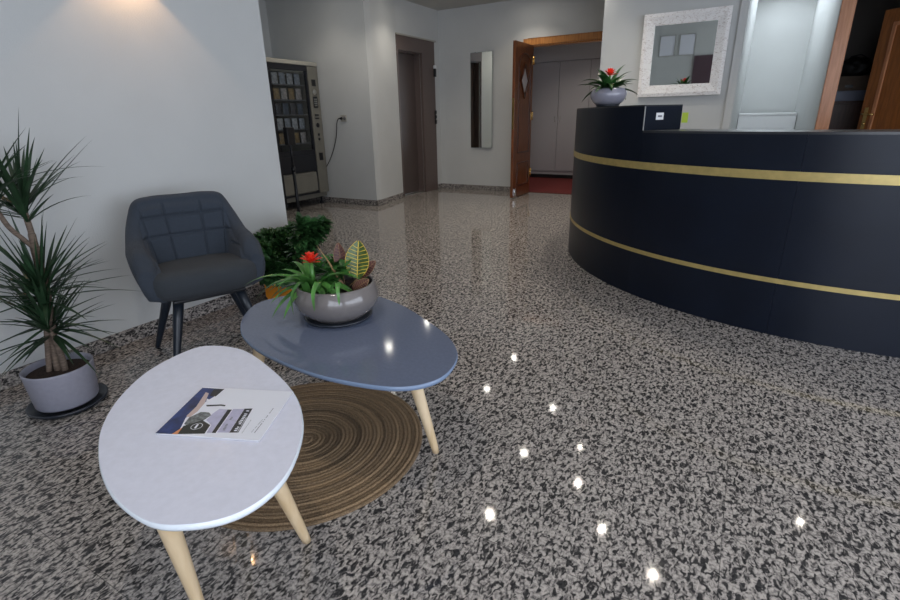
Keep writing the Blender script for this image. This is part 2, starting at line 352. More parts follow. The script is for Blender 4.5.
# leaf extends towards the camera (-Y), local: y 0..-.68, face +X
LW = .66
MB().box(-.02, .02, -LW, -.012, .012, 2.05).build('door_leaf', DOORW, dl, bevel=.002)
def ring(b, y0, y1, z0, z1, w, x0, x1, arch=0, n=12):
    def outline(y0, y1, z0, z1, ar):
        pts = [(y0, z0), (y1, z0)]
        if ar: pts += [((y1+y0)/2+(y1-y0)/2*cos(pi*k/n), z1-ar+ar*sin(pi*k/n)) for k in range(n+1)]
        else: pts += [(y1, z1), (y0, z1)]
        return pts
    o = outline(y0, y1, z0, z1, arch); i = outline(y0+w, y1-w, z0+w, z1-w, arch)
    k = len(o); vs = [(x0, *p) for p in o]+[(x1, *p) for p in o]+[(x1, *p) for p in i]+[(x0, *p) for p in i]; fs = []
    for a in range(k):
        c = (a+1) % k
        for l in range(3): fs.append((l*k+a, l*k+c, (l+1)*k+c, (l+1)*k+a))
    b.add(vs, fs)
DOORD = wood('dark red door moulding', (.07, .020, .008), (.11, .034, .012), (1, 1, 10), .25, coat=.4)
b = MB(); ring(b, -LW+.12, -.10, .62, 1.93, .022, .020, .030, .12); ring(b, -LW+.12, -.10, .16, .50, .022, .020, .030); b.build('panel_moulding', DOORD, dl)
b = MB(); cyy = -LW/2-.0; czz = 1.58
def diamond(b, hw, hh, w, x0, x1):
    o = [(cyy, czz-hh), (cyy+hw, czz), (cyy, czz+hh), (cyy-hw, czz)]; i = [(cyy, czz-hh+w*1.8), (cyy+hw-w, czz), (cyy, czz+hh-w*1.8), (cyy-hw+w, czz)]
    vs = [(x0, *p) for p in o]+[(x1, *p) for p in o]+[(x1, *p) for p in i]+[(x0, *p) for p in i]; fs = []
    for a in range(4):
        c = (a+1) % 4
        for l in range(3): fs.append((l*4+a, l*4+c, (l+1)*4+c, (l+1)*4+a))
    b.add(vs, fs)
diamond(b, .15, .235, .03, .020, .034); b.build('diamond_frame', DOORD, dl)
MB().add([(.0215, cyy, czz-.18), (.0215, cyy+.12, czz), (.0215, cyy, czz+.18), (.0215, cyy-.12, czz), (.0205, cyy, czz-.18), (.0205, cyy+.12, czz), (.0205, cyy, czz+.18), (.0205, cyy-.12, czz)], [(0, 1, 2, 3), (7, 6, 5, 4), (0, 4, 5, 1), (1, 5, 6, 2), (2, 6, 7, 3), (3, 7, 4, 0)]).build('diamond_pane', mat('frosted pane', (.62, .60, .62), .15), dl)
for z in (.32, 1.12, 1.86):
    MB().tube([(.028, -.006, z-.06), (.028, -.006, z+.06)], .009).box(.020, .024, -.035, -.012, z-.055, z+.055).build('hinge', BRASS, dl)
MB().box(-.012, .012, -LW-.006, -LW+.001, .95, 1.35).build('lock_plate', BRASS, dl)
h = MB().tube([(.035, -LW+.05, 0.02), (.035, -LW+.05, .15)], .010).box(.020, .03, -LW+.03, -LW+.07, .04, .13); h.build('floor_bolt', CHROME, dl)

# far room
ca = thing('carpet', 'dark red carpet on the floor of the far room', 'carpet', (0, 0, 0)); MB().box(-3.9, -1.5, 7.585, 9.36, 0, .008).box(DX0+.03, DX1-.03, 7.49, 7.585, 0, .008).build('carpet_pile', CARPET, ca)
wd = thing('wardrobe', 'white built-in wardrobe with tall doors in the room behind the wooden door', 'wardrobe', (-3.65, 9.0, 0))
MB().box(-.25, 2.16, .40, .43, .0, 2.62).build('carcass', WARD, wd)
MB().box(-.25, 2.16, .37, .40, .0, .07).build('plinth', BLACKP, wd)
MB().box(-.25, 2.16, .385, .40, .07, .13).build('bottom_rail', WARD, wd, bevel=.002)
MB().box(-.25, 2.16, .36, .40, 2.01, 2.60).build('top_panel', WARD, wd, bevel=.002)
for i in range(4):
    x = .0+.55*i; MB().box(x+.003, x+.547, .375, .398, .135, 2.0).build('wardrobe_door', WARD, wd, bevel=.002)
MB().box(.02, .022, .0, .002, 0, .002) if 0 else None
for i in range(4):
    x = .0+.55*i+(.50 if i % 2 == 0 else .05); MB().tube([(x, .365, 1.0), (x, .365, 1.10)], .005, 8).tube([(x, .374, 1.01), (x, .365, 1.01)], .004, 8).tube([(x, .374, 1.09), (x, .365, 1.09)], .004, 8).build('door_pull', METAL, wd)

# ---------------------------------------------------------------- passage behind desk
lc = thing('low_cupboard', 'white waist-high cupboard at the end of the passage behind the desk', 'cupboard', (PX0+.005, 8.45, 0))
PW = PX1-PX0-.01
MB().box(0, PW, .02, .6, .06, 1.06).build('body', WHITEP, lc, bevel=.003)
MB().box(-.0, PW, .0, .6, 1.06, 1.09).build('worktop', WHITEP, lc, bevel=.003)
MB().box(.02, PW-.02, .05, .55, 0, .06).build('plinth', BLACKP, lc)
MB().box(.004, PW/2-.002, 0, .02, .07, 1.05).build('cupboard_door', WHITEP, lc, bevel=.002)
MB().box(PW/2+.002, PW-.004, 0, .02, .07, 1.05).build('cupboard_door', WHITEP, lc, bevel=.002)

# ---------------------------------------------------------------- door 2 (store room)
OX0, OX1 = .607, 1.45
d2 = thing('door_frame', 'honey brown wooden casing of the doorway behind the desk', 'door frame', (0, 5.94, 0))
MB().box(PX1+.004, OX0, -.022, 0, 0, 2.10).box(OX1, OX1+.10, -.022, 0, 0, 2.10).box(PX1+.004, OX1+.10, -.022, 0, 2.10-.08, 2.12).build('casing', CASEP, d2, bevel=.005)
MB().box(OX0-.05, OX0+.004, 0, .13, 0, 2.02).box(OX1-.004, OX1+.04, 0, .13, 0, 2.02).box(OX0, OX1, 0, .13, 2.02, 2.06).build('lining', CASEP, d2)
hx, hy, fx, fy = OX1-.01, 6.10, .925, 6.62
ang = math.atan2(fy-hy, fx-hx); LL = math.hypot(fx-hx, fy-hy)
ds = thing('door_2', 'half-open honey brown panelled door with a brass lever behind the desk', None, (hx, hy, 0), ang, kind='structure')
# local x along leaf from hinge; face towards camera is local +y (rotated)
MB().box(0, LL, -.02, .02, .01, 1.975).build('door_leaf', LEAFW, ds, bevel=.003)
def ringx(b, x0, x1, z0, z1, w, y0, y1):
    o = [(x0, z0), (x1, z0), (x1, z1), (x0, z1)]; i = [(x0+w, z0+w), (x1-w, z0+w), (x1-w, z1-w), (x0+w, z1-w)]
    vs = [(p[0], y0, p[1]) for p in o]+[(p[0], y1, p[1]) for p in o]+[(p[0], y1, p[1]) for p in i]+[(p[0], y0, p[1]) for p in i]; fs = []
    for a in range(4):
        c = (a+1) % 4
        for l in range(3): fs.append((l*4+a, l*4+c, (l+1)*4+c, (l+1)*4+a))
    b.add(vs, fs)
for sy in (1,):
    b = MB(); ringx(b, .10, LL-.11, .75, 1.86, .03, .02*sy, .034*sy); ringx(b, .10, LL-.11, .15, .62, .03, .02*sy, .034*sy); b.build('panel_moulding', CASEP, ds, bevel=.003)
dh = MB().box(LL-.075, LL-.035, .02, .026, .93, 1.13).build('door_handle', BRASS, ds, bevel=.004)
MB().tube([(LL-.055, .024, 1.07), (LL-.055, .07, 1.07), (LL-.075, .078, 1.07), (LL-.17, .078, 1.065)], [.011, .011, .011, .009], 12).build('lever', BRASS, dh)
MB().tube([(LL-.055, .024, .98), (LL-.055, .034, .98)], .012, 12).build('key_escutcheon', BRASS, dh)
# store-room contents
sc_ = thing('store_cabinet', 'dark brown wooden cabinet seen through the store room doorway', 'cabinet', (.62, 7.4, 0))
MB().box(0, .9, .02, .45, .0, 1.18).build('body', CABD, sc_, bevel=.003)
MB().box(.01, .445, 0, .02, .05, 1.16).build('cabinet_door', CABD, sc_, bevel=.002)
MB().box(.455, .89, 0, .02, .05, 1.16).build('cabinet_door', CABD, sc_, bevel=.002)
MB().box(-.005, .905, -.01, .45, 1.18, 1.205).build('cabinet_top', CABD, sc_, bevel=.003)
fbx = MB().box(0, .42, 0, .3, 0, .105).build('storage_box', BOXBL, loc=(.68, 7.42, 1.205), bevel=.004); tag(fbx, 'flat blue grey box on the brown cabinet in the store room', 'box')
cbx = thing('carton', 'open-top brown carton stacked on the blue grey box', 'box', (.70, 7.44, 1.31)); MB().box(0, .38, 0, .26, 0, .15).build('carton_body', CARTON, cbx, bevel=.002)
MB().box(.13, .20, -.002, 0, .03, .06).build('hand_hole', BLACKP, cbx)
# crumpled bag
bm = bmesh.new(); bmesh.ops.create_icosphere(bm, subdivisions=4, radius=1)
from mathutils import noise as mn
for v in bm.verts:
    k = 1+.22*mn.noise(v.co*2.3)+.08*mn.noise(v.co*6); v.co = Vector((v.co.x*.17*k, v.co.y*.11*k, max(-.085, v.co.z*.11*k)))
me = bpy.data.meshes.new('shopping_bag'); bm.to_mesh(me); bm.free(); me.materials.append(BAG)
for q in me.polygons: q.use_smooth = True
bagt = thing('bag', 'crumpled black bag lying on the brown carton', 'bag', (.89, 7.57, 1.46)); bo = bpy.data.objects.new('bag_body', me); C.objects.link(bo); bo.parent = bagt; bo.location = (0, 0, .085)
MB().tube([(-.08, -.05, .14), (-.06, -.09, .20), (.02, -.10, .215), (.07, -.08, .19), (.08, -.05, .14)], .006, 8).build('bag_handle', BAG, bagt)

# ---------------------------------------------------------------- reception mirror (square, whitewashed frame)
rm = thing('framed_mirror', 'square mirror in a wide whitewashed frame above the reception desk', 'mirror', (-.71, 5.915, 1.28)); rm.rotation_euler = (radians(2.0), 0, 0)
fw_, fh_, fb = .387, .76, .108
def fr(b, x0, x1, z0, z1, w, yb, yf, yi):
    o = [(x0, z0), (x1, z0), (x1, z1), (x0, z1)]; i = [(x0+w, z0+w), (x1-w, z0+w), (x1-w, z1-w), (x0+w, z1-w)]
    mid = [((a[0]*.7+c[0]*.3), (a[1]*.7+c[1]*.3)) for a, c in zip(o, i)]
    L_ = [(o, yb), (o, yf+.006), (mid, yf), (i, yi), (i, yb)]
    vs = [(p[0], y, p[1]) for pts, y in L_ for p in pts]; fs = []
    for l in range(5):
        for a in range(4): c = (a+1) % 4; n_ = (l+1) % 5; fs.append((l*4+a, l*4+c, n_*4+c, n_*4+a))
    b.add(vs, fs)
b = MB(); fr(b, -fw_, fw_, 0, fh_, fb, 0, -.035, -.018); b.build('mirror_frame', FRAME, rm)
MB().box(-fw_+fb, fw_-fb, -.012, -.004, fb, fh_-fb).build('mirror_glass', MIRROR, rm)

# pictures and brown door on the back wall (seen in the mirror)
for nme, x, lab in (('picture_frame', -1.98, 'small pale framed print on the wall opposite the square mirror, left in the reflection'), ('picture_frame', -1.56, 'small pale framed print with a grey frame, right in the reflection')):
    pf = thing(nme, lab, 'picture', (x, -1.90, 1.80))
    b = MB(); b.box(-.17, .17, 0, .015, 0, .015).box(-.17, .17, 0, .015, .425, .44).box(-.17, -.155, 0, .015, .015, .425).box(.155, .17, 0, .015, .015, .425); b.build('frame', METAL, pf)
    MB().box(-.155, .155, 0, .006, .015, .425).build('print', PAPER, pf)
bd = thing('door_3', None, None, (-1.38, -1.90, 0), kind='structure')
MB().box(0, .7, 0, .04, 0, 1.78).build('door_leaf', mat('purple brown panel', (.10, .06, .075), .4), bd)

# ---------------------------------------------------------------- reception desk
DC = (.65, 4.92); DR = 2.01; A0, A1, AS = radians(-196), radians(-24), radians(-127.2)
def arc(r, a0, a1, n):
    return [(r*cos(a0+(a1-a0)*k/n), r*sin(a0+(a1-a0)*k/n)) for k in range(n+1)]
def arcprism(b, r0, r1, a0, a1, z0, z1, n=64):
    o = arc(r1, a0, a1, n); i = arc(r0, a0, a1, n)
    rows = [[(p[0], p[1], z0) for p in o], [(p[0], p[1], z1) for p in o]]; b.grid(rows, smooth=True)
    b.grid([[(p[0], p[1], z1) for p in o], [(p[0], p[1], z1) for p in i]], smooth=False)
    b.grid([[(p[0], p[1], z1) for p in i], [(p[0], p[1], z0) for p in i]], smooth=True)
    b.grid([[(p[0], p[1], z0) for p in i], [(p[0], p[1], z0) for p in o]], smooth=False)
    for k in (0, n): b.add([(*o[k], z0), (*o[k], z1), (*i[k], z1), (*i[k], z0)], [(0, 1, 2, 3)])
    return b
def sbuild(b, name, m, parent, **k):   # keep flat/curved faces separate
    return b.build(name, m, parent, fix=False, **k)
rd = thing('reception_desk', 'large curved blue black reception desk with two gold bands', 'reception desk', (DC[0], DC[1], 0))
segs = [(A0, radians(-176)), (radians(-176), AS), (AS, radians(-102)), (radians(-102), radians(-68)), (radians(-68), A1)]
def fixn(o):
    bm = bmesh.new(); bm.from_mesh(o.data); bmesh.ops.remove_doubles(bm, verts=bm.verts, dist=1e-5); bmesh.ops.recalc_face_normals(bm, faces=bm.faces)
    for e in bm.edges:
        if len(e.link_faces) == 2 and e.calc_face_angle(0) > radians(35): e.smooth = False
    bm.to_mesh(o.data); bm.free(); return o
for a, c in segs:
    zt = 1.012 if a >= AS-.001 else 1.012
    fixn(sbuild(arcprism(MB(), DR-.30, DR, a+.00025, c-.00025, 0, zt, 32), 'front_panel', DESK, rd))
fixn(sbuild(arcprism(MB(), DR-.33, DR+.002, AS+.001, A1, 1.012, 1.024, 64), 'countertop', DESKTOP, rd))
# raised section with straight end face
n = 48; aI = radians(-128.4)
o_ = arc(DR, A0, AS, n); i_ = arc(DR-.33, A0, aI, n)
b = MB(); z0, z1 = 1.012, 1.158
b.grid([[(*p, z0) for p in o_], [(*p, z1) for p in o_]]); b.grid([[(*p, z1) for p in o_], [(*p, z1) for p in i_]], smooth=False)
b.grid([[(*p, z1) for p in i_], [(*p, z0) for p in i_]]); b.grid([[(*p, z0) for p in i_], [(*p, z0) for p in o_]], smooth=False)
for k in (0, n): b.add([(*o_[k], z0), (*o_[k], z1), (*i_[k], z1), (*i_[k], z0)], [(0, 1, 2, 3)])
fixn(sbuild(b, 'raised_section', DESK, rd))
b = MB(); z0, z1 = 1.158, 1.167
b.grid([[(*p, z0) for p in o_], [(*p, z1) for p in o_]]); b.grid([[(*p, z1) for p in o_], [(*p, z1) for p in i_]], smooth=False)
b.grid([[(*p, z1) for p in i_], [(*p, z0) for p in i_]]); b.grid([[(*p, z0) for p in i_], [(*p, z0) for p in o_]], smooth=False)
for k in (0, n): b.add([(*o_[k], z0), (*o_[k], z1), (*i_[k], z1), (*i_[k], z0)], [(0, 1, 2, 3)])
fixn(sbuild(b, 'raised_top', DESKTOP, rd))
tag(fixn(sbuild(arcprism(MB(), DR+.0005, DR+.003, A0, A1, .800, .843, 96), 'gold_band', GOLD, rd)), 'wide upper gold band')
tag(fixn(sbuild(arcprism(MB(), DR+.0005, DR+.003, A0, A1, .283, .308, 96), 'gold_band', GOLD, rd)), 'narrow lower gold band')
tag(fixn(sbuild(arcprism(MB(), DR-.85, DR-.31, radians(-160), radians(-30), .72, .75, 48), 'work_surface', DESKTOP, rd)), 'lower work surface behind the front')
# end face strip: metal edge where the raised section ends
ex, ey = o_[-1]; MB().box(ex-.002, ex+.004, ey-.002, ey+.003, 1.024, 1.158).build('edge_strip', METAL, rd)
# sticker on end face, note behind
ix, iy = i_[-1]; ev = Vector((ix-ex, iy-ey, 0)); el_ = ev.length; ev.normalize(); nv = Vector((ev.y, -ev.x, 0))
def on_end(u0, u1, z0, z1, d0, d1):
    P = lambda u, z, d: tuple(Vector((DC[0]+ex, DC[1]+ey, 0))+ev*u+nv*d+Vector((0, 0, z)))
    return MB().add([P(u, z, d) for d in (d0, d1) for z in (z0, z1) for u in (u0, u1)], [(0, 2, 3, 1), (4, 5, 7, 6), (0, 1, 5, 4), (2, 6, 7, 3), (0, 4, 6, 2), (1, 3, 7, 5)])
st = thing('sticker', 'small white label on the end face of the raised desk section', 'label', (0, 0, 0))
on_end(.10, .165, 1.082, 1.122, .0005, .002).build('label_paper', WHITEP, st)
on_end(.115, .15, 1.097, 1.107, .0021, .0025).build('label_print', INKD, st)
no = tag(MB().box(0, .035, 0, .006, 0, .06).build('sticky_note', mat('yellow green paper', (.55, .70, .06), .6), loc=(-.435, 3.62, 1.045)), 'yellow green sticky note standing behind the raised desk end', 'note')
no.location = (DC[0]+ix+.002, DC[1]+iy+.012, 1.06)

# ---------------------------------------------------------------- vending machine
VY0, VY1, VX = 4.57, 5.465, -5.15
vm = thing('vending_machine', 'beige vending machine with a glass front and keypad in the corner nook', 'vending machine', (VX, VY0, 0))
VW = VY1-VY0; VD = .74
MB().box(-VD, -.04, 0, .04, .10, 1.79).box(-VD, -.04, .70, VW, .10, 1.79).box(-VD, -VD+.04, .04, .70, .10, 1.79).box(-VD+.04, -.04, .04, .70, .10, .70).box(-VD+.04, -.04, .04, .70, 1.70, 1.79).build('body', VBODY, vm)
MB().box(-VD, .01, -.01, VW+.01, 1.79, 1.84).build('top_trim', VTRIM, vm, bevel=.008)
MB().box(-.04, 0, 0, .06, .16, 1.785).box(-.04, 0, .06, .69, 1.725, 1.785).box(-.04, 0, .06, .69, .68, .75).box(-.04, 0, .69, .715, .16, 1.785).build('window_frame', VDARK, vm, bevel=.004)
MB().box(-.025, -.018, .06, .69, .75, 1.725).build('glass_pane', GLASS, vm)
cpn = MB().box(-.04, .012, .715, VW, .16, 1.785).build('control_panel', VBODY, vm, bevel=.008)
for (z0, z1, w, mt_) in ((1.55, 1.63, .07, BLACKP), (1.28, 1.42, .08, BLACKP), (1.18, 1.20, .07, BLACKP), (1.14, 1.155, .07, BLACKP), (.60, .70, .07, BLACKP)):
    MB().box(.012, .018, .80-w/2, .80+w/2, z0, z1).build('panel_slot', mt_, cpn, bevel=.002)
for z, r, mt_ in ((1.475, .032, METAL), (1.06, .03, BLACKP), (.94, .018, BLACKP), (.88, .018, BLACKP)):
    MB().lathe([(r, 0), (r, .008), (r*.7, .012)], 20).build('coin_button', mt_, cpn, (.012, .80, z), rot=(0, pi/2, 0))
kp = MB()
for i in range(4):
    for j in range(3): kp.box(.018, .021, .775+.018*j, .787+.018*j, 1.30+.026*i, 1.318+.026*i)
kp.build('keypad', METAL, cpn)
for i in range(5):
    z = .84+.18*i; MB().box(-.50, -.05, .045, .69, z-.012, z).build('shelf', VINT, vm)
MB().box(-.02, .008, .06, .69, .47, .68).build('delivery_flap', VDARK, vm, bevel=.005)
MB().box(-.04, .0, .06, .69, .42, .46).box(-.04, .004, .06, .69, .20, .42).build('lower_panel', VBODY, vm, bevel=.003)
MB().box(-.02, .006, .0, VW, .165, .185).build('bottom_trim', VDARK, vm)
for x in (-.66, -.08):
    for y in (.08, VW-.08): MB().lathe([(.03, 0), (.03, .02), (.015, .03), (.015, .101)], 16).build('foot', VDARK, vm, (x, y, 0))
# snacks
cols = [(.36, .32, .30), (.04, .04, .05), (.28, .30, .33), (.26, .17, .07), (.06, .08, .11), (.42, .42, .42)]
packs = []
for k, c in enumerate(cols):
    mt_ = mat('wrapper %d' % k, c, .3, noise=.5, nscale=30)
    # pillow-shaped packet
    rows = []
    for i in range(9):
        u = i/8; zz = .135*u; th = .018*(sin(pi*u)**.6 if 0 < u < 1 else 0)+.001
        rows.append([(th*cos(a), .048*sin(a) if abs(sin(a)) < .999 else .050*sin(a), zz) for a in [2*pi*q/12 for q in range(12)]])
    b = MB(); b.grid(rows, close=True); packs.append((b, mt_))
lay = ['pale', 'black', 'silver', 'tan', 'blue black', 'white']
rown = ['bottom', 'second', 'middle', 'fourth', 'top']
pos5 = ['leftmost', 'second from the left', 'in the middle', 'second from the right', 'rightmost']
for s in range(5):
    for j in range(5):
        k = (s*2+j*3) % 6; b, mt_ = packs[k]
        o = b.build('snack_packet', mt_, loc=(VX-.10, VY0+.12+.125*j, .841+.18*s-.0), fix=True)
        tag(o, '%s snack packet on the %s vending shelf, %s' % (lay[k], rown[s], pos5[j]), 'snack', 'snack packets in the vending machine')
# black machine beside
bk = thing('drinks_machine', 'tall black machine standing half hidden behind the left wall edge', 'vending machine', (-4.87, 3.72, 0))
MB().box(-.68, 0, 0, .70, .08, 1.70).build('body', VDARK, bk, bevel=.01)
MB().box(-.64, -.04, .04, .66, 0, .08).build('plinth', BLACKP, bk)
MB().box(0, .02, .02, .68, .12, 1.66).build('front_door', VDARK, bk, bevel=.006)
MB().box(.02, .03, .40, .60, .60, .80).build('dispensing_hatch', BLACKP, bk, bevel=.004)
# stand
fs_ = thing('dispenser_stand', 'slim black floor stand with a small box on top before the vending machine', 'stand', (-4.27, 4.02, 0))
MB().lathe([(.13, 0), (.13, .008), (.02, .014)], 32).build('base_plate', BLACKM, fs_)
MB().tube([(0, 0, .01), (0, 0, .62)], .018, 12).tube([(0, 0, .62), (0, 0, .98)], .013, 12).build('post', BLACKM, fs_)
MB().lathe([(.024, 0), (.024, .05)], 16).build('collar', BLACKM, fs_, (0, 0, .60))
MB().box(-.03, .03, -.055, .055, .88, 1.06).build('dispenser_box', BLACKP, fs_, bevel=.01)

# socket + cable
so = thing('power_socket', 'beige power socket with a black plug on the wall beside the vending machine', 'socket', (-4.77, 5.49, 1.14))
MB().box(-.05, .05, -.010, 0, -.042, .042).build('plate', BEIGEP, so, bevel=.003)
MB().lathe([(.022, 0), (.022, .003)], 20).build('socket_well', VINT, so, (.02, -.010, 0), rot=(pi/2, 0, 0))
pl = thing('power_cable', 'black plug and cable drooping from the socket to the vending machine', 'cable', (-4.785, 5.48, 1.14))
MB().tube([(-.015, -.004, 0), (-.015, -.034, 0)], [.018, .014], 16).build('plug', BLACKP, pl)
P0 = [(-.018, -.034, 0), (-.04, -.045, -.01), (-.075, -.04, -.07), (-.12, -.02, -.22), (-.20, -.012, -.40), (-.30, -.012, -.56), (-.40, -.02, -.67), (-.52, -.03, -.70)]
def smooth_pts(P, n=8):
    P = [Vector(p) for p in P]; out = []
    for i in range(len(P)-1):
        p0, p1, p2, p3 = P[max(i-1, 0)], P[i], P[i+1], P[min(i+2, len(P)-1)]
        for k in range(n):
            t = k/n; out.append(.5*((2*p1)+(-p0+p2)*t+(2*p0-5*p1+4*p2-p3)*t*t+(-p0+3*p1-3*p2+p3)*t**3))
    out.append(P[-1]); return out
MB().tube(smooth_pts(P0), .006, 8).build('cable', BLACKP, pl)

# ---------------------------------------------------------------- jute rug
rug = thing('jute_rug', 'round braided brown jute rug under the coffee tables', 'rug', (-1.265, 1.085, 0))
b = MB(); prof = []
NR = 30; RR = .435
rows = []
nn = 96
prof = [(0.0005, .004)]
for i in range(NR):
    r0 = RR*i/NR; w = RR/NR
    for k in range(1, 7):
        a = pi*k/6; prof.append((r0+w*k/6, .004+(.0045+.0015*sin(i*2.3))*sin(a)))
prof.append((RR, 0)); prof.append((.0005, 0))
b.lathe(prof, nn, cap=False); b.build('braid', JUTE, rug)

# ---------------------------------------------------------------- coffee tables
def spline_closed(P, n=8):
    P = [Vector((*p, 0)) for p in P]; out = []; N_ = len(P)
    for i in range(N_):
        p0, p1, p2, p3 = P[i-1], P[i], P[(i+1) % N_], P[(i+2) % N_]
        for k in range(n):
            t = k/n; q = .5*((2*p1)+(-p0+p2)*t+(2*p0-5*p1+4*p2-p3)*t*t+(-p0+3*p1-3*p2+p3)*t**3); out.append((q.x, q.y))
    return out
def egg(cx, cy, a, b_, rot, k, n=96):
    out = []
    for i in range(n):
        t = 2*pi*i/n; x = a*cos(t); y = b_*sin(t)*(1+k*cos(t))
        out.append((cx+x*cos(rot)-y*sin(rot), cy+x*sin(rot)+y*cos(rot)))
    return out
def sarea(P): return sum(P[i][0]*P[(i+1) % len(P)][1]-P[(i+1) % len(P)][0]*P[i][1] for i in range(len(P)))
def table(label, pts, z, c, mtop, medge, legs):
    t = thing('coffee_table', label, 'table', (c[0], c[1], 0))
    if sarea(pts) < 0: pts = pts[::-1]
    P = [(x-c[0], y-c[1]) for x, y in pts]
    def inset(d):
        out = []; n = len(P)
        for i in range(n):
            a = Vector(P[i-1]); q = Vector(P[(i+1) % n]); tt = (q-a).normalized(); nn_ = Vector((-tt.y, tt.x)); out.append((P[i][0]+nn_.x*d, P[i][1]+nn_.y*d))
        return out
    rows = [[(x, y, zz) for x, y in inset(d)] for d, zz in ((.012, z-.020), (.004, z-.016), (.0, z-.008), (.001, z-.003), (.003, z-.0005))]
    b = MB(); b.grid(rows, close=True); n = len(P)
    b.add(rows[0], [list(range(n))[::-1]])
    top = MB(); q = inset(.003); top.prism([(x, y) for x, y in q], z-.0008, z)
    b.build('table_edge', medge, t); top.build('tabletop', mtop, t)
    for (tx, ty), (bx, by) in legs:
        T = Vector((tx-c[0], ty-c[1], z-.021)); B = Vector((bx-c[0], by-c[1], 0.0))
        L_ = [T.lerp(B, s) for s in (0, .1, .5, .93, 1)]
        L_[-1].z = (.0088 if math.hypot(bx+1.265, by-1.085) < .43 else 0); MB().tube(L_, [.0245, .024, .019, .0135, .0115], 20).build('leg', ASH, t)
        MB().lathe([(.030, 0), (.030, .005)], 20).build('leg_bracket', BLACKM, t, (T.x, T.y, z-.0255))
    return t
Wp = [(-1.12, .403), (-1.214, .459), (-1.31, .55), (-1.388, .675), (-1.407, .812), (-1.362, .868), (-1.246, .887), (-1.057, .834), (-.913, .77), (-.813, .696), (-.744, .616), (-.70, .538), (-.689, .471), (-.705, .414), (-.751, .367), (-.819, .336), (-.924, .338), (-1.025, .363)]
Gp = [(-1.566, 1.113), (-1.659, 1.217), (-1.705, 1.335), (-1.645, 1.47), (-1.52, 1.575), (-1.361, 1.62), (-1.153, 1.573), (-.939, 1.464), (-.80, 1.373), (-.712, 1.269), (-.68, 1.149), (-.706, 1.061), (-.785, 1.0), (-.941, .965), (-1.098, .96), (-1.302, .989), (-1.452, 1.039)]
WZ, GZ = .46, .40
Wp = [((x+1.03)*1.013-1.03, (y-.6)*1.013+.6) for x, y in Wp]
wt = table('pale lilac white pebble-shaped coffee table carrying the brochure', spline_closed(Wp), WZ, (-1.03, .6), WTABLE, WEDGE, [((-.945, .41), (-.985, .458)), ((-.90, .62), (-.917, .742)), ((-1.20, .70), (-1.28, .79))])
gt = table('lower slate blue pebble-shaped coffee table carrying the planted bowl', spline_closed(Gp), GZ, (-1.2, 1.28), GTABLE, GEDGE, [((-.86, 1.20), (-.802, 1.259)), ((-1.46, 1.12), (-1.56, 1.08)), ((-1.40, 1.42), (-1.50, 1.50))])

# ---------------------------------------------------------------- brochure
bA = Vector((-1.0631, .4945)); eu = Vector((-.0871, .1773)); ev_ = Vector((.23438, .09557)); eu = eu.normalized()*.206; ev_ = ev_.normalized()*.249
br = thing('brochure', 'glossy brochure with a navy cover picture lying on the pale table', 'brochure', (bA.x, bA.y, WZ))
def bpoly(uvs, z0, z1):
    P = [tuple(eu*u+ev_*v) for u, v in uvs]
    if sarea(P) < 0: P = P[::-1]
    return MB().prism(P, z0, z1)
bpoly([(0, 0), (1, 0), (1, 1), (0, 1)], .0003, .004).build('pages', PAPE, br)
bpoly([(-.004, -.003), (1.004, -.003), (1.004, 1.006), (-.004, 1.006)], .004, .0048).build('cover', PAPER, br)
ZC = .0048
def ink(nm_, uvs, m_, lv=1): bpoly(uvs, ZC+.0001*(lv-1), ZC+.0001*lv).build(nm_, m_, br)
ink('cover_picture', [(0, 0), (.985, 0), (.979, .247), (.83, .23), (.689, .186), (.317, .14), (.011, .213)], INKB)
ink('picture_slope', [(.883, .085), (.86, .13), (.64, .185), (.459, .195), (.335, .175), (.345, .13), (.558, .135)], INKT, 2)
ink('picture_rocks', [(.20, .183), (.33, .170), (.45, .235), (.45, .32), (.40, .365), (.286, .335), (.163, .24)], INKG, 2)
ink('picture_shadow', [(.80, .165), (.957, .14), (.985, .25), (.80, .235)], INKK, 2)
ink('picture_glint', [(.626, .203), (.739, .163), (.693, .25)], PAPER, 3)
ink('picture_rail', [(.60, .22), (.63, .37), (.62, .42), (.595, .42), (.60, .37), (.57, .24)], INKK, 3)
ink('picture_sunset', [(.007, .16), (.011, .213), (.119, .234), (.134, .199)], INKN, 2)
ink('badge', [(.012, .215), (.16, .196), (.293, .321), (.21, .442), (.05, .458)], INKO, 4)
ink('lilac_field', [(.067, .47), (.21, .452), (.30, .36), (.433, .365), (.536, .39), (.531, .479), (.072, .514)], INKL)
ink('dark_stripe', [(.072, .516), (.531, .479), (.535, .521), (.075, .554)], INKK)
ink('lilac_field', [(.087, .562), (.548, .528), (.567, .637), (.098, .675)], INKL)
ink('dark_stripe', [(.096, .677), (.569, .639), (.583, .716), (.11, .76)], INKK)
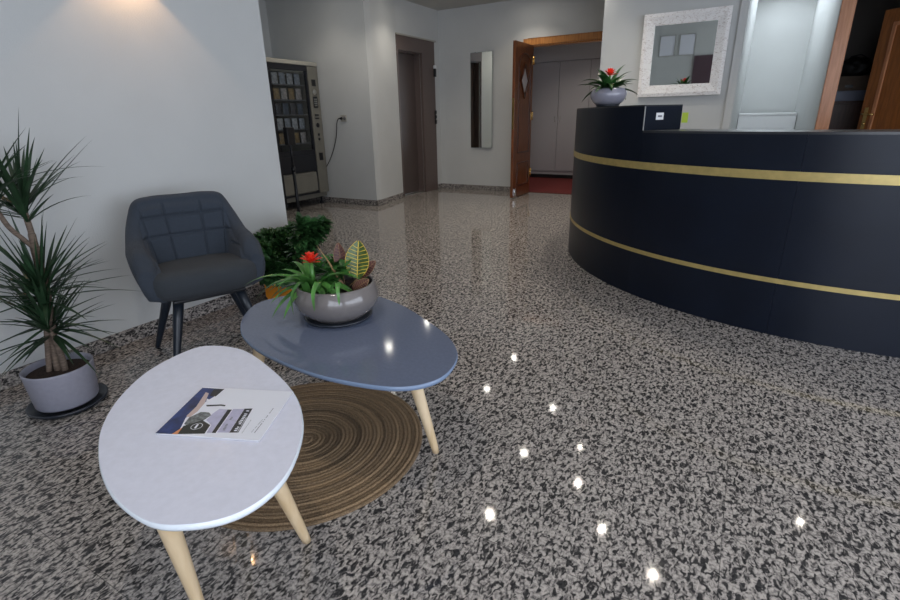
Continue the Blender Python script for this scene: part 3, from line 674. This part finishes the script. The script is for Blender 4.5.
# emblem: ring plus marks
def ringuv(cu, cv, r0, r1, n=24):
    b = MB(); P = []
    for k in range(n):
        a = 2*pi*k/n
        for r in (r0, r1): q = eu*(cu)+ev_*(cv)+Vector((cos(a), sin(a)))*r; P.append((q.x, q.y, ZC+.00045))
    b.add(P, [(2*k, 2*k+1, (2*k+3) % (2*n), (2*k+2) % (2*n)) for k in range(n)]); return b
ringuv(.17, .325, .0115, .0130).build('badge_emblem', PAPER, br)
bpoly([(.13, .315), (.21, .31), (.21, .33), (.13, .335)], ZC+.0004, ZC+.0005).build('badge_emblem', PAPER, br)
random.seed(3)
def textline(u0, v0, u1, v1, h, m_, nm_, n, z):
    b = MB()
    for k in range(n):
        if random.random() < .12: continue
        t0 = k/n; t1 = (k+.62)/n; uA, vA = u0+(u1-u0)*t0, v0+(v1-v0)*t0; uB, vB = u0+(u1-u0)*t1, v0+(v1-v0)*t1; hh = h*random.uniform(.55, 1)
        P = [tuple(eu*u+ev_*v) for u, v in ((uA, vA), (uB, vB), (uB, vB-hh), (uA, vA-hh))]
        if sarea(P) < 0: P = P[::-1]
        b.prism(P, z, z+.0001)
    b.build(nm_, m_, br)
textline(.13, .735, .55, .70, .035, PAPER, 'white_lettering', 13, ZC+.0001)
textline(.12, .752, .40, .73, .010, PAPER, 'white_lettering', 18, ZC+.0001)
textline(.127, .881, .40, .901, .008, INKD, 'small_text', 18, ZC)
textline(.123, .915, .62, .925, .012, INKD, 'small_text', 26, ZC)
textline(.10, .80, .36, .79, .006, INKD, 'small_text', 14, ZC)
textline(.13, .62, .26, .60, .03, INKD, 'line_drawing', 5, ZC+.0001)
textline(.33, .60, .42, .59, .03, INKD, 'line_drawing', 4, ZC+.0001)

# ---------------------------------------------------------------- armchair
AC = thing('armchair', 'charcoal blue upholstered tub armchair with quilted back by the left wall', 'armchair', (-2.295, 1.462, 0), radians(-23)); AC.scale = (1, 1.035, 1)
# shell: U-shaped band between a lower and an upper curve, s from -1 (left arm front) over 0 (back) to 1
KS = [0, .25, .42, .53, .66, .78, .90, 1.0]
KT = [(-.225, 0, .787), (-.222, .130, .787), (-.205, .208, .768), (-.170, .245, .695), (-.100, .272, .615), (-.01, .285, .588), (.080, .278, .565), (.150, .268, .500)]
KB = [(-.165, 0, .345), (-.160, .110, .345), (-.140, .165, .345), (-.105, .200, .345), (-.04, .225, .345), (.04, .238, .345), (.095, .242, .345), (.150, .240, .345)]
def cr(K, s):
    a = abs(s); i = max(j for j in range(len(KS)-1) if KS[j] <= a+1e-9); t = (a-KS[i])/(KS[i+1]-KS[i])
    g = lambda j: Vector(K[j]) if j >= 0 else Vector((K[-j][0], -K[-j][1], K[-j][2]))
    p1, p2 = g(i), g(i+1); h = KS[i+1]-KS[i]
    m1 = (p2-g(i-1))/(KS[i+1]-(KS[i-1] if i > 0 else -KS[1]))*h
    m2 = (g(i+2)-p1)/(KS[i+2]-KS[i])*h if i+2 < len(K) else (p2-p1)
    q = (2*t**3-3*t*t+1)*p1+(t**3-2*t*t+t)*m1+(-2*t**3+3*t*t)*p2+(t**3-t*t)*m2
    if s < 0: q.y = -q.y
    return q
def sstep(a, b_, x): t = max(0, min(1, (x-a)/(b_-a))); return t*t*(3-2*t)
def shell_pt(s, v): # v 0 bottom .. 1 top
    B_, T_ = cr(KB, s), cr(KT, s); w = v**.85; q = B_.lerp(T_, w); q.z = B_.z+(T_.z-B_.z)*v; return q
def shell_n(s, v):
    e = .004; s0, s1 = max(-1, s-e), min(1, s+e); t = shell_pt(s1, v)-shell_pt(s0, v); t.z = 0; t.normalize(); return Vector((t.y, -t.x, 0))*-1
ns, nz = 220, 84
grooves_s = [-.47, -.16, .16, .47]; grooves_z = [.595, .690]
b = MB(); rows = []
for i in range(ns+1):
    s_ = -1+2*i/ns; a = abs(s_); zt = cr(KT, s_).z; zb = .345; hgt = zt-zb; row = []
    th = .055+.026*sstep(.5, .8, a)-.02*sstep(.95, 1, a); cap = min(.040, th/2); fall = 1-sstep(.62, .75, a)
    vt = (hgt-cap)/hgt
    for k in range(nz+1):
        v = vt*k/nz; n_ = shell_n(s_, v); row.append(shell_pt(s_, v)+n_*(.012*sin(pi*v)-.035*(1-sstep(0, .12, v))))
    n_ = shell_n(s_, vt); pt = shell_pt(s_, vt)
    for k in range(1, 12):
        an = pi*k/12; row.append(pt+n_*(-th/2+th/2*cos(an)+.0)+Vector((0, 0, cap*sin(an))))
    for k in range(nz+1):
        v = vt-(vt-.06)*k/nz; n_ = shell_n(s_, v); q = shell_pt(s_, v); g = 0
        for gs in grooves_s: g += math.exp(-((s_-gs)/.009)**2)*sstep(0, .05, zt-q.z)
        for gz in grooves_z: g += math.exp(-((q.z-gz)/.0055)**2)*fall
        g += math.exp(-((q.z-.53)/.0055)**2)*sstep(.62, .7, a)*(1-sstep(.85, .95, a))
        ed = sstep(0, .08, vt-v)
        row.append(q+n_*(-th-.012*ed+.017*min(g, 1)*ed))
    rows.append(row)
b.grid(rows)
b.grid([[r[0] for r in rows], [r[-1] for r in rows]])
for r in (rows[0], rows[-1]):
    half = len(r)//2; k_ = half+1; o1 = r[:k_]; i1 = r[::-1][:k_]
    f_ = Vector((.018, 0, 0)); c1 = [p.lerp(q, .25)+f_*(1-(j/half)**4) for j, (p, q) in enumerate(zip(o1, i1))]; c2 = [p.lerp(q, .75)+f_*(1-(j/half)**4) for j, (p, q) in enumerate(zip(o1, i1))]
    b.grid([o1, c1, c2, i1])
sh = b.build('shell', WFABR, AC)
# seat cushion
b = MB(); rows = []
def seat_outline(t, inset):
    # superellipse-like: x from -.20 to .275, y half width .235 (front .25)
    a = 2*pi*t; ex_ = 3.2
    cx_, cy_ = cos(a), sin(a); x = math.copysign(abs(cx_)**(2/ex_), cx_); y = math.copysign(abs(cy_)**(2/ex_), cy_)
    X = .015+x*(.212-inset); Y = y*(.232+.018*x-inset); return X, Y
lev = [(.05, .34), (.015, .348), (.0, .375), (-.004, .41), (.0, .44), (.012, .458), (.035, .468), (.07, .473), (.12, .474), (.18, .474)]
for ins, z in lev:
    rows.append([(x, y, z+.010*(x/.28)+(.004*cos(6*y) if z > .46 else 0)) for x, y in [seat_outline(k/72, ins) for k in range(72)]])
b.grid(rows, close=True); b.add(rows[0], [list(range(72))[::-1]]); b.add(rows[-1], [list(range(72))])
b.build('seat', SEATF, AC)
MB().box(-.14, .17, -.16, .16, .325, .345).build('seat_frame', BLACKM, AC, bevel=.01)
for sx in (-1, 1):
    for sy in (-1, 1):
        T = Vector((.01+sx*.115, sy*.13, .345)); B = Vector((.0+sx*.20, sy*(.215 if sx > 0 else .235), 0))
        MB().tube([T, T.lerp(B, .3), T.lerp(B, .96), B], [.024, .022, .0125, .011], 20).build('leg', LEGB, AC)

# ---------------------------------------------------------------- plants
def blade(b, base, d, L_, w, droop, n=7, fold=.25, xmin=None, cup=0):
    base = Vector(base); d = Vector(d).normalized(); side = d.cross(Vector((0, 0, 1)));
    if side.length < .05: side = Vector((1, 0, 0))
    side.normalize(); rows = []
    p = base.copy(); dirv = d.copy()
    for i in range(n+1):
        t = i/n; ww = w*(.45+.55*min(1, t*4))*(1-t**2.2)+.0006 if cup == 0 else w*math.sin(pi*(t**.75*.94+.03))**.8
        nrm = side.cross(dirv).normalized()
        r = [p-side*ww/2+nrm*fold*ww/2, p, p+side*ww/2+nrm*fold*ww/2]
        if xmin is not None: r = [Vector((max(q.x, xmin+.002*random.random()), q.y, q.z)) for q in r]
        rows.append(r)
        dirv = (dirv+Vector((0, 0, -droop/n))).normalized(); p = p+dirv*(L_/n)
    b.grid(rows)
def rdir(el, az): return Vector((cos(el)*cos(az), cos(el)*sin(az), sin(el)))
# dracaena
random.seed(11)
PC = (-2.365, .80)
dp = thing('potted_dracaena', 'tall spiky dracaena with branching bare trunks in a grey pot by the left wall', 'plant', (PC[0], PC[1], 0))
MB().lathe([(.09, .022), (.108, .022), (.113, .03), (.124, .175), (.1245, .182), (.121, .185), (.116, .182), (.114, .165), (.113, .155)], 64).build('pot', POTG, dp)
MB().lathe([(.0005, .158), (.06, .162), (.1135, .157)], 40, cap=False).build('soil', SOIL, dp)
MB().lathe([(.0005, .0), (.125, .0), (.142, .014), (.145, .022), (.139, .022), (.12, .010), (.0005, .010)], 64, cap=False).build('saucer', SAUCER, dp)
heads = {'top': (-2.45, .881, .80), 'left': (-2.45, .79, .86), 'mid': (-2.43, .85, .47), 'low': (-2.41, .83, .33)}
L0 = lambda p: (p[0]-PC[0], p[1]-PC[1], p[2])
tr = MB()
tr.tube([L0(p) for p in smooth_pts([(-2.375, .80, .13), (-2.395, .82, .25), (-2.43, .86, .45), (-2.447, .875, .62), (-2.447, .877, .68)])], .0155, 14)
tr.tube([L0(p) for p in smooth_pts([(-2.447, .877, .66), (-2.45, .882, .72), heads['top']])], [.0135]*8+[.011]*9, 12)
tr.tube([L0(p) for p in smooth_pts([(-2.447, .876, .655), (-2.45, .850, .70), (-2.45, .815, .76), heads['left']])], .009, 12)
tr.tube([L0(p) for p in smooth_pts([(-2.34, .81, .13), (-2.355, .82, .22), heads['low']])], .012, 12)
tr.tube([L0(p) for p in smooth_pts([(-2.39, .77, .13), (-2.405, .80, .25), (-2.425, .83, .36), heads['mid']])], .011, 12)
tr.build('trunk', BARK, dp)
for hn, cnt, ln, lo in (('top', 44, .36, 15), ('left', 38, .36, 15), ('mid', 84, .34, 5), ('low', 78, .29, -12)):
    b = MB(); hp = Vector(L0(heads[hn]))
    for k in range(cnt):
        el_a = radians(random.uniform(lo, 82)); az = k*2.39996+random.uniform(-.2, .2)
        base = hp+Vector((0, 0, random.uniform(-.05, .03)))
        blade(b, base+rdir(el_a, az)*.008, rdir(el_a, az), ln*random.uniform(.65, 1.12), random.uniform(.013, .020), random.uniform(.05, .65), 8, .4, xmin=-2.765-PC[0])
    b.build('leaf_head', DRAC, dp, fix=False)

# bush (jade-like) in orange pot
random.seed(5)
BC = (-2.43, 2.18)
bp_ = thing('potted_bush', 'dense dark green bushy plant in an orange pot beside the armchair', 'plant', (BC[0], BC[1], 0))
MB().prism([(-.13, -.13), (.13, -.13), (.13, .13), (-.13, .13)], .03, .05).box(-.135, .135, -.135, -.12, .05, .23).box(-.135, .135, .12, .135, .05, .23).box(-.135, -.12, -.12, .12, .05, .23).box(.12, .135, -.12, .12, .05, .23).build('pot', ORANGE, bp_, bevel=.006)
MB().box(-.12, .12, -.12, .12, .19, .205).build('soil', SOIL, bp_)
MB().box(-.145, .145, -.145, .145, .0, .03).build('saucer', BLACKP, bp_, bevel=.006)
stems = MB(); fol = MB()
def oval_leaf(b, base, d, L_, w):
    blade(b, base, d, L_, w, .5, 6, .3, xmin=-2.76-BC[0], cup=1)
for k in range(190):
    az = k*2.39996; el_ = math.asin(min(1, -.15+1.13*((k*.618) % 1)))*.95; rr = random.uniform(.74, 1.03) if k < 120 else random.uniform(.45, .74)
    tip = Vector((.36*rr*cos(el_)*cos(az), .36*rr*cos(el_)*sin(az), .27+.28*rr*sin(el_)))
    tip.x = max(tip.x, -2.73-BC[0])
    mid = tip*.5; mid.z = tip.z*.55+.06
    stems.tube(smooth_pts([(.3*tip.x*.3, .3*tip.y*.3, .19), mid, tip], 4), .004, 6)
    out = (tip-Vector((0, 0, .2))).normalized()
    q = out.to_track_quat('Z', 'Y')
    for j in range(16):
        e2 = radians(8+66*(j/16)); d = q @ rdir(e2, j*2.39996)
        oval_leaf(fol, tip-out*.02*(1-j/16), d, random.uniform(.050, .075), random.uniform(.042, .056))
    for j in range(9):
        t = random.uniform(.45, .95); pp = Vector((0, 0, .19)).lerp(tip, t); oval_leaf(fol, pp, rdir(random.uniform(-.3, .6), random.uniform(0, 6.28)), .075, .042)
stems.build('stems', BARK, bp_, fix=False); fol.build('foliage', JADE, bp_, fix=False)

# bowls
def bowl_profile(r, h):
    return [(.0005, .014), (.62*r, .014), (.66*r, .016), (.80*r, .16*h+.012), (.95*r, .36*h+.012), (1.0*r, .58*h+.010), (.975*r, .80*h), (.90*r, .95*h), (.875*r, h), (.845*r, h), (.84*r, .95*h), (.85*r, .84*h)]
def rosette(parent, c, scale, greens, n, seed, Lr, elr, name='strap_leaves', wm=1):
    random.seed(seed); b = MB()
    for k in range(n):
        el_ = radians(random.uniform(*elr)); az = k*2.39996+random.uniform(-.25, .25)
        blade(b, Vector(c)+rdir(.2, az)*.01*scale, rdir(el_, az), random.uniform(*Lr)*scale, random.uniform(.024, .034)*scale*wm, random.uniform(.7, 1.6), 10, .35)
    b.build(name, greens, parent, fix=False)
def flower(parent, c, scale, seed):
    random.seed(seed); b = MB()
    for k in range(26):
        el_ = radians(20+55*(k/26)); az = k*2.39996
        blade(b, Vector(c)+Vector((0, 0, .012*k/26)), rdir(el_, az), (.036-.012*k/26)*scale, .013*scale, .2, 4, .3, cup=1)
    b.build('red_flower', REDF, parent, fix=False)
BWc = (-1.285, 1.35); BR, BH = .163, .142
bw = thing('planted_bowl', 'taupe ceramic bowl of mixed plants with a red flower on the slate blue table', 'plant bowl', (BWc[0], BWc[1], GZ))
MB().lathe(bowl_profile(BR, BH), 72, cap=False).build('bowl', BOWLG, bw)
MB().lathe([(.0005, .108), (.08, .112), (.138, .106)], 40, cap=False).build('soil', SOIL, bw)
MB().lathe([(.0005, 0), (.115, 0), (.128, .008), (.130, .014), (.124, .014), (.10, .0135), (.0005, .0135)], 64, cap=False).build('saucer', SAUCER, bw)
fc = Vector((-.065, -.050, .128))
rosette(bw, fc, 1.25, BROM, 13, 21, (.11, .17), (15, 60))
flower(bw, fc+Vector((.0, .0, .092)), 1.4, 3)
b = MB(); b.tube([fc, fc+Vector((0, 0, .095))], [.012, .007], 8); b.build('flower_stem', BROM, bw, fix=False)
# long arching leaves to the left and over the rim
b = MB(); fw3 = lambda px, py, pz: Vector((px, py, pz))
lft = Vector((-.868, -.495, 0)); nr = Vector((.47, -.81, 0))
for d, L_, w, dr in (((lft*1+Vector((0, 0, .75))), .26, .036, 1.7), ((lft*1+nr*.15+Vector((0, 0, .9))), .27, .032, 1.3), ((lft*.8+nr*.5+Vector((0, 0, .45))), .18, .040, 1.3), ((nr*.9-lft*.5+Vector((0, 0, .85))), .20, .030, 2.4), ((nr*.8-lft*.8+Vector((0, 0, 1.0))), .22, .034, 2.2), ((-lft*1+nr*.2+Vector((0, 0, .6))), .17, .036, 1.2), ((lft*1+nr*.7+Vector((0, 0, .2))), .20, .044, 1.3), ((lft*1-nr*.3+Vector((0, 0, .5))), .22, .042, 1.2)):
    blade(b, fc, d, L_, w, dr, 12, .35)
def path_blade(b, P, w, fold=.3):
    P = smooth_pts(P, 5); n = len(P)-1; rows = []
    for i, p in enumerate(P):
        t = i/n; d = (P[min(i+1, n)]-P[max(i-1, 0)]).normalized(); sd = d.cross(Vector((0, 0, 1)))
        if sd.length < .2: sd = rows_side
        sd = sd.normalized(); rows_side = sd; nm2 = sd.cross(d); ww = w*(.5+.5*min(1, t*3))*(1-t**3)+.001
        rows.append([p-sd*ww/2+nm2*fold*ww/2, p, p+sd*ww/2+nm2*fold*ww/2])
    b.grid(rows)
for az_, rr_, zz_, w_, up_ in ((-72, .182, .095, .026, .19), (-45, .176, .112, .022, .185), (-104, .182, .065, .028, .18), (-125, .20, .10, .034, .19)):
    u_ = Vector((cos(radians(az_)), sin(radians(az_)), 0))
    path_blade(b, [fc, (fc+u_*.03).lerp(u_*.11, .4)+Vector((0, 0, up_-.155)), u_*.135+Vector((0, 0, up_-.005)), u_*rr_+Vector((0, 0, (up_+zz_)/2+.015)), u_*(rr_+.006)+Vector((0, 0, zz_))], w_)
b.build('arching_leaves', BROM, bw, fix=False)
# broad leafed jade sprigs behind
random.seed(9); b = MB()
for k in range(16):
    cc_ = Vector((random.uniform(-.09, .05), random.uniform(.0, .09), random.uniform(.13, .20)))
    for j in range(7): blade(b, cc_, rdir(radians(random.uniform(0, 60)), j*.9), random.uniform(.038, .055), .036, .3, 5, .3, cup=1)
b.build('sprig_leaves', mat('mid green sprig', (.04, .14, .03), .35, noise=.4, nscale=20), bw, fix=False)
# croton leaves
def croton(base, d, L_, w, face, purple=False):
    base = Vector(base); d = Vector(d).normalized(); side = d.cross(Vector(face)).normalized(); nrm = side.cross(d).normalized()
    rows = []; n = 14
    for i in range(n+1):
        t = i/n; ww = w*max(.0, sin(pi*min(1, t*.93+.05)))**.75; rows.append([base+d*(L_*t)+side*ww*s_/2+nrm*(.12*abs(s_)*ww-.25*L_*t*t*.3) for s_ in (-1, -.5, 0, .5, 1)])
    lf = MB(); lf.grid(rows); o = lf.build('croton_leaf', PURL if purple else CROT, bw, fix=False)
    v = MB(); sg = nrm if nrm.dot(Vector(face)) > 0 else -nrm
    def at_(t, s_):
        ww = w*max(.0, sin(pi*min(1, t*.93+.05)))**.75; return base+d*(L_*t)+side*ww*s_/2+nrm*(.12*abs(s_)*ww-.25*L_*t*t*.3)
    v.tube([at_(t/8, 0) for t in range(0, 9)], .0016 if not purple else .001, 6)
    for i in range(1, 9):
        t = i/10
        for s_ in (-1, 1): v.tube([at_(t, 0), at_(min(1, t+.05), s_*.5), at_(min(1, t+.09), s_*.97)], .0011 if not purple else .0006, 5)
    v.tube([at_(t/12, 1) for t in range(1, 13)], .0009, 5); v.tube([at_(t/12, -1) for t in range(1, 13)], .0009, 5)
    v.build('leaf_veins', VEIN if not purple else DRYL, o, fix=False)
    MB().tube([base-d*.06, base], .002, 6).build('leaf_stalk', DRYL, o, fix=False)
face = Vector((.47, -.81, .35))
cb = Vector((.070, .02, .125))
croton(cb+Vector((.012, .01, .035)), Vector((.05, .10, 1)), .14, .088, face)
croton(cb+Vector((-.075, .03, .04)), Vector((-.15, .05, 1)), .115, .05, face, True)
croton(cb+Vector((.0, -.01, -.01)), Vector((.5, .1, .35)), .085, .04, face, True)
croton(cb+Vector((-.02, .05, .02)), Vector((.75, .3, .75)), .10, .045, face, True)
b = MB()
blade(b, cb+Vector((-.03, -.01, -.01)), Vector((-.62, -.1, 1)), .20, .012, .1, 8, .5); blade(b, cb+Vector((-.03, -.02, -.01)), Vector((-.50, -.1, 1)), .17, .009, .15, 8, .5)
b.build('dry_leaves', DRYL, bw, fix=False)
# desk bowl
S2 = .80; DB = (-.90, 3.80)
b2 = thing('planted_bowl', 'lilac grey bowl with a red-flowered plant on the raised end of the desk', 'plant bowl', (DB[0], DB[1], 1.167))
MB().lathe([(r*1, z) for r, z in bowl_profile(.122, .118)][2:] , 64, cap=True).build('bowl', BOWLL, b2)
MB().lathe([(.0005, .097), (.06, .100), (.103, .096)], 40, cap=False).build('soil', SOIL, b2)
MB().lathe([(.0005, 0), (.075, 0), (.082, .018), (.0005, .018)], 48, cap=False).build('saucer', SAUCER, b2)
rosette(b2, (0, 0, .10), 1.3, BROMD, 46, 33, (.11, .165), (18, 78), wm=1.6)
flower(b2, Vector((.01, -.045, .195)), 1.7, 4)
MB().tube([(0, 0, .12), (.01, -.045, .20)], [.010, .006], 8).build('flower_stem', BROM, b2, fix=False)

# ---------------------------------------------------------------- lights
DLs = [(-2.849, 6.984), (-2.807, 5.865), (-1.784, 5.825), (-1.767, 4.722), (-1.697, 3.633), (-1.21, 5.129), (-1.051, 4.498), (-.664, 3.973), (-.151, 3.665), (.994, 4.974), (-3.91, 5.02), (-3.92, 6.03), (-4.75, 4.95)]
near = ['above the far doorway', 'over the hall before the far doorway', 'over the floor before the desk end, back', 'over the floor before the desk end, middle', 'over the floor before the desk end, front', 'over the raised desk end', 'over the planted bowl on the desk', 'over the left part of the desk', 'over the middle of the desk', 'over the right part of the desk', 'before the vending nook', 'before the elevator', 'inside the nook over the vending machine']
def downlight(label, x, y, energy=14, big=True):
    t = thing('downlight', 'small recessed ceiling spotlight '+label, 'ceiling light', (x, y, H), group='recessed ceiling spotlights')
    r = .045 if big else .023
    MB().lathe([(r+.015, 0), (r+.012, -.006), (r, -.006), (r*.95, -.001)], 32, cap=False).build('trim_ring', METAL, t)
    MB().lathe([(.0005, -.002), (r*.95, -.002)], 32, cap=False).build('lamp_face', LAMPE, t)
    spot(t, (0, 0, -.012), energy, (1, .91, .79), radians(115), .9, .02)
for i, (x, y) in enumerate(DLs): downlight(near[i], x, y, 9 if i == 12 else (24 if i in (5, 6, 9) else 16), i in (0, 1, 2, 3, 4) or i > 9)
downlight('added unseen to brighten the far room', -2.5, 8.35, 34)  # unseen lamp, added to lift the wardrobe room
PANL = mat('added glow panel', (1, 1, 1), .5, emis=(.82, .91, 1), estr=3.2)
t = thing('fill_panel', 'long glowing ceiling panel added unseen to brighten the passage behind the desk', 'ceiling light', (.15, 7.65, H))  # added glowing panel, evens out and brightens the passage walls
MB().box(-.29, .29, -1.28, 1.28, -.03, 0).build('fill_housing', METAL, t)
MB().box(-.27, .27, -1.26, 1.26, -.034, -.0301).build('lamp_shade', PANL, t)
downlight('added unseen to brighten the coffee tables and near floor', -1.0, .6, 20)  # extra unseen spot, added to brighten the tabletops and near floor
downlight('added unseen to brighten the open floor, nearest to the windows', 1.0, .8, 14)  # second unseen spot, added to brighten the floor on the right
# wall sconce above the armchair
sc = thing('wall_sconce', 'small warm wall sconce on the left wall high above the armchair', 'wall light', (-2.78, 1.66, 1.95))
MB().box(0, .03, -.03, .03, -.05, .05).build('bracket', METAL, sc)
MB().lathe([(.035, -.07), (.038, -.07), (.038, .07), (.035, .07), (.033, .0)], 32, cap=False).build('lamp_shade', WHITEP, sc, (.07, 0, 0))
MB().lathe([(.0005, .02), (.02, .02), (.02, -.02), (.0005, -.02)], 20, cap=False).build('bulb', WARME, sc, (.07, 0, 0))
spot(sc, (.07, 0, -.045), 5.5, (1, .58, .28), radians(100), .18, .012)

# world: overcast daylight seen through the windows
w = bpy.data.worlds.new('overcast daylight'); S.world = w; w.use_nodes = True
bg = w.node_tree.nodes['Background']; bg.inputs[0].default_value = (.80, .87, 1.0, 1); bg.inputs[1].default_value = 3.2
def portal(loc, rot, sx, sy):
    l = bpy.data.lights.new('window_portal', 'AREA'); l.shape = 'RECTANGLE'; l.size = sx; l.size_y = sy; l.cycles.is_portal = True
    o = bpy.data.objects.new('window_portal', l); C.objects.link(o); o.location = loc; o.rotation_euler = rot
portal((1.575, -1.97, 1.285), (radians(90), 0, 0), 3.45, 2.33)
portal((3.67, 1.0, 1.285), (radians(90), 0, radians(90)), 4.4, 2.33)

S.view_settings.view_transform = 'Standard'; S.view_settings.look = 'None'; S.view_settings.gamma = 1; S.view_settings.use_curve_mapping = False
S.view_settings.exposure = .5
S.cycles.use_denoising = True
S.cycles.max_bounces = 8; S.cycles.sample_clamp_indirect = 8
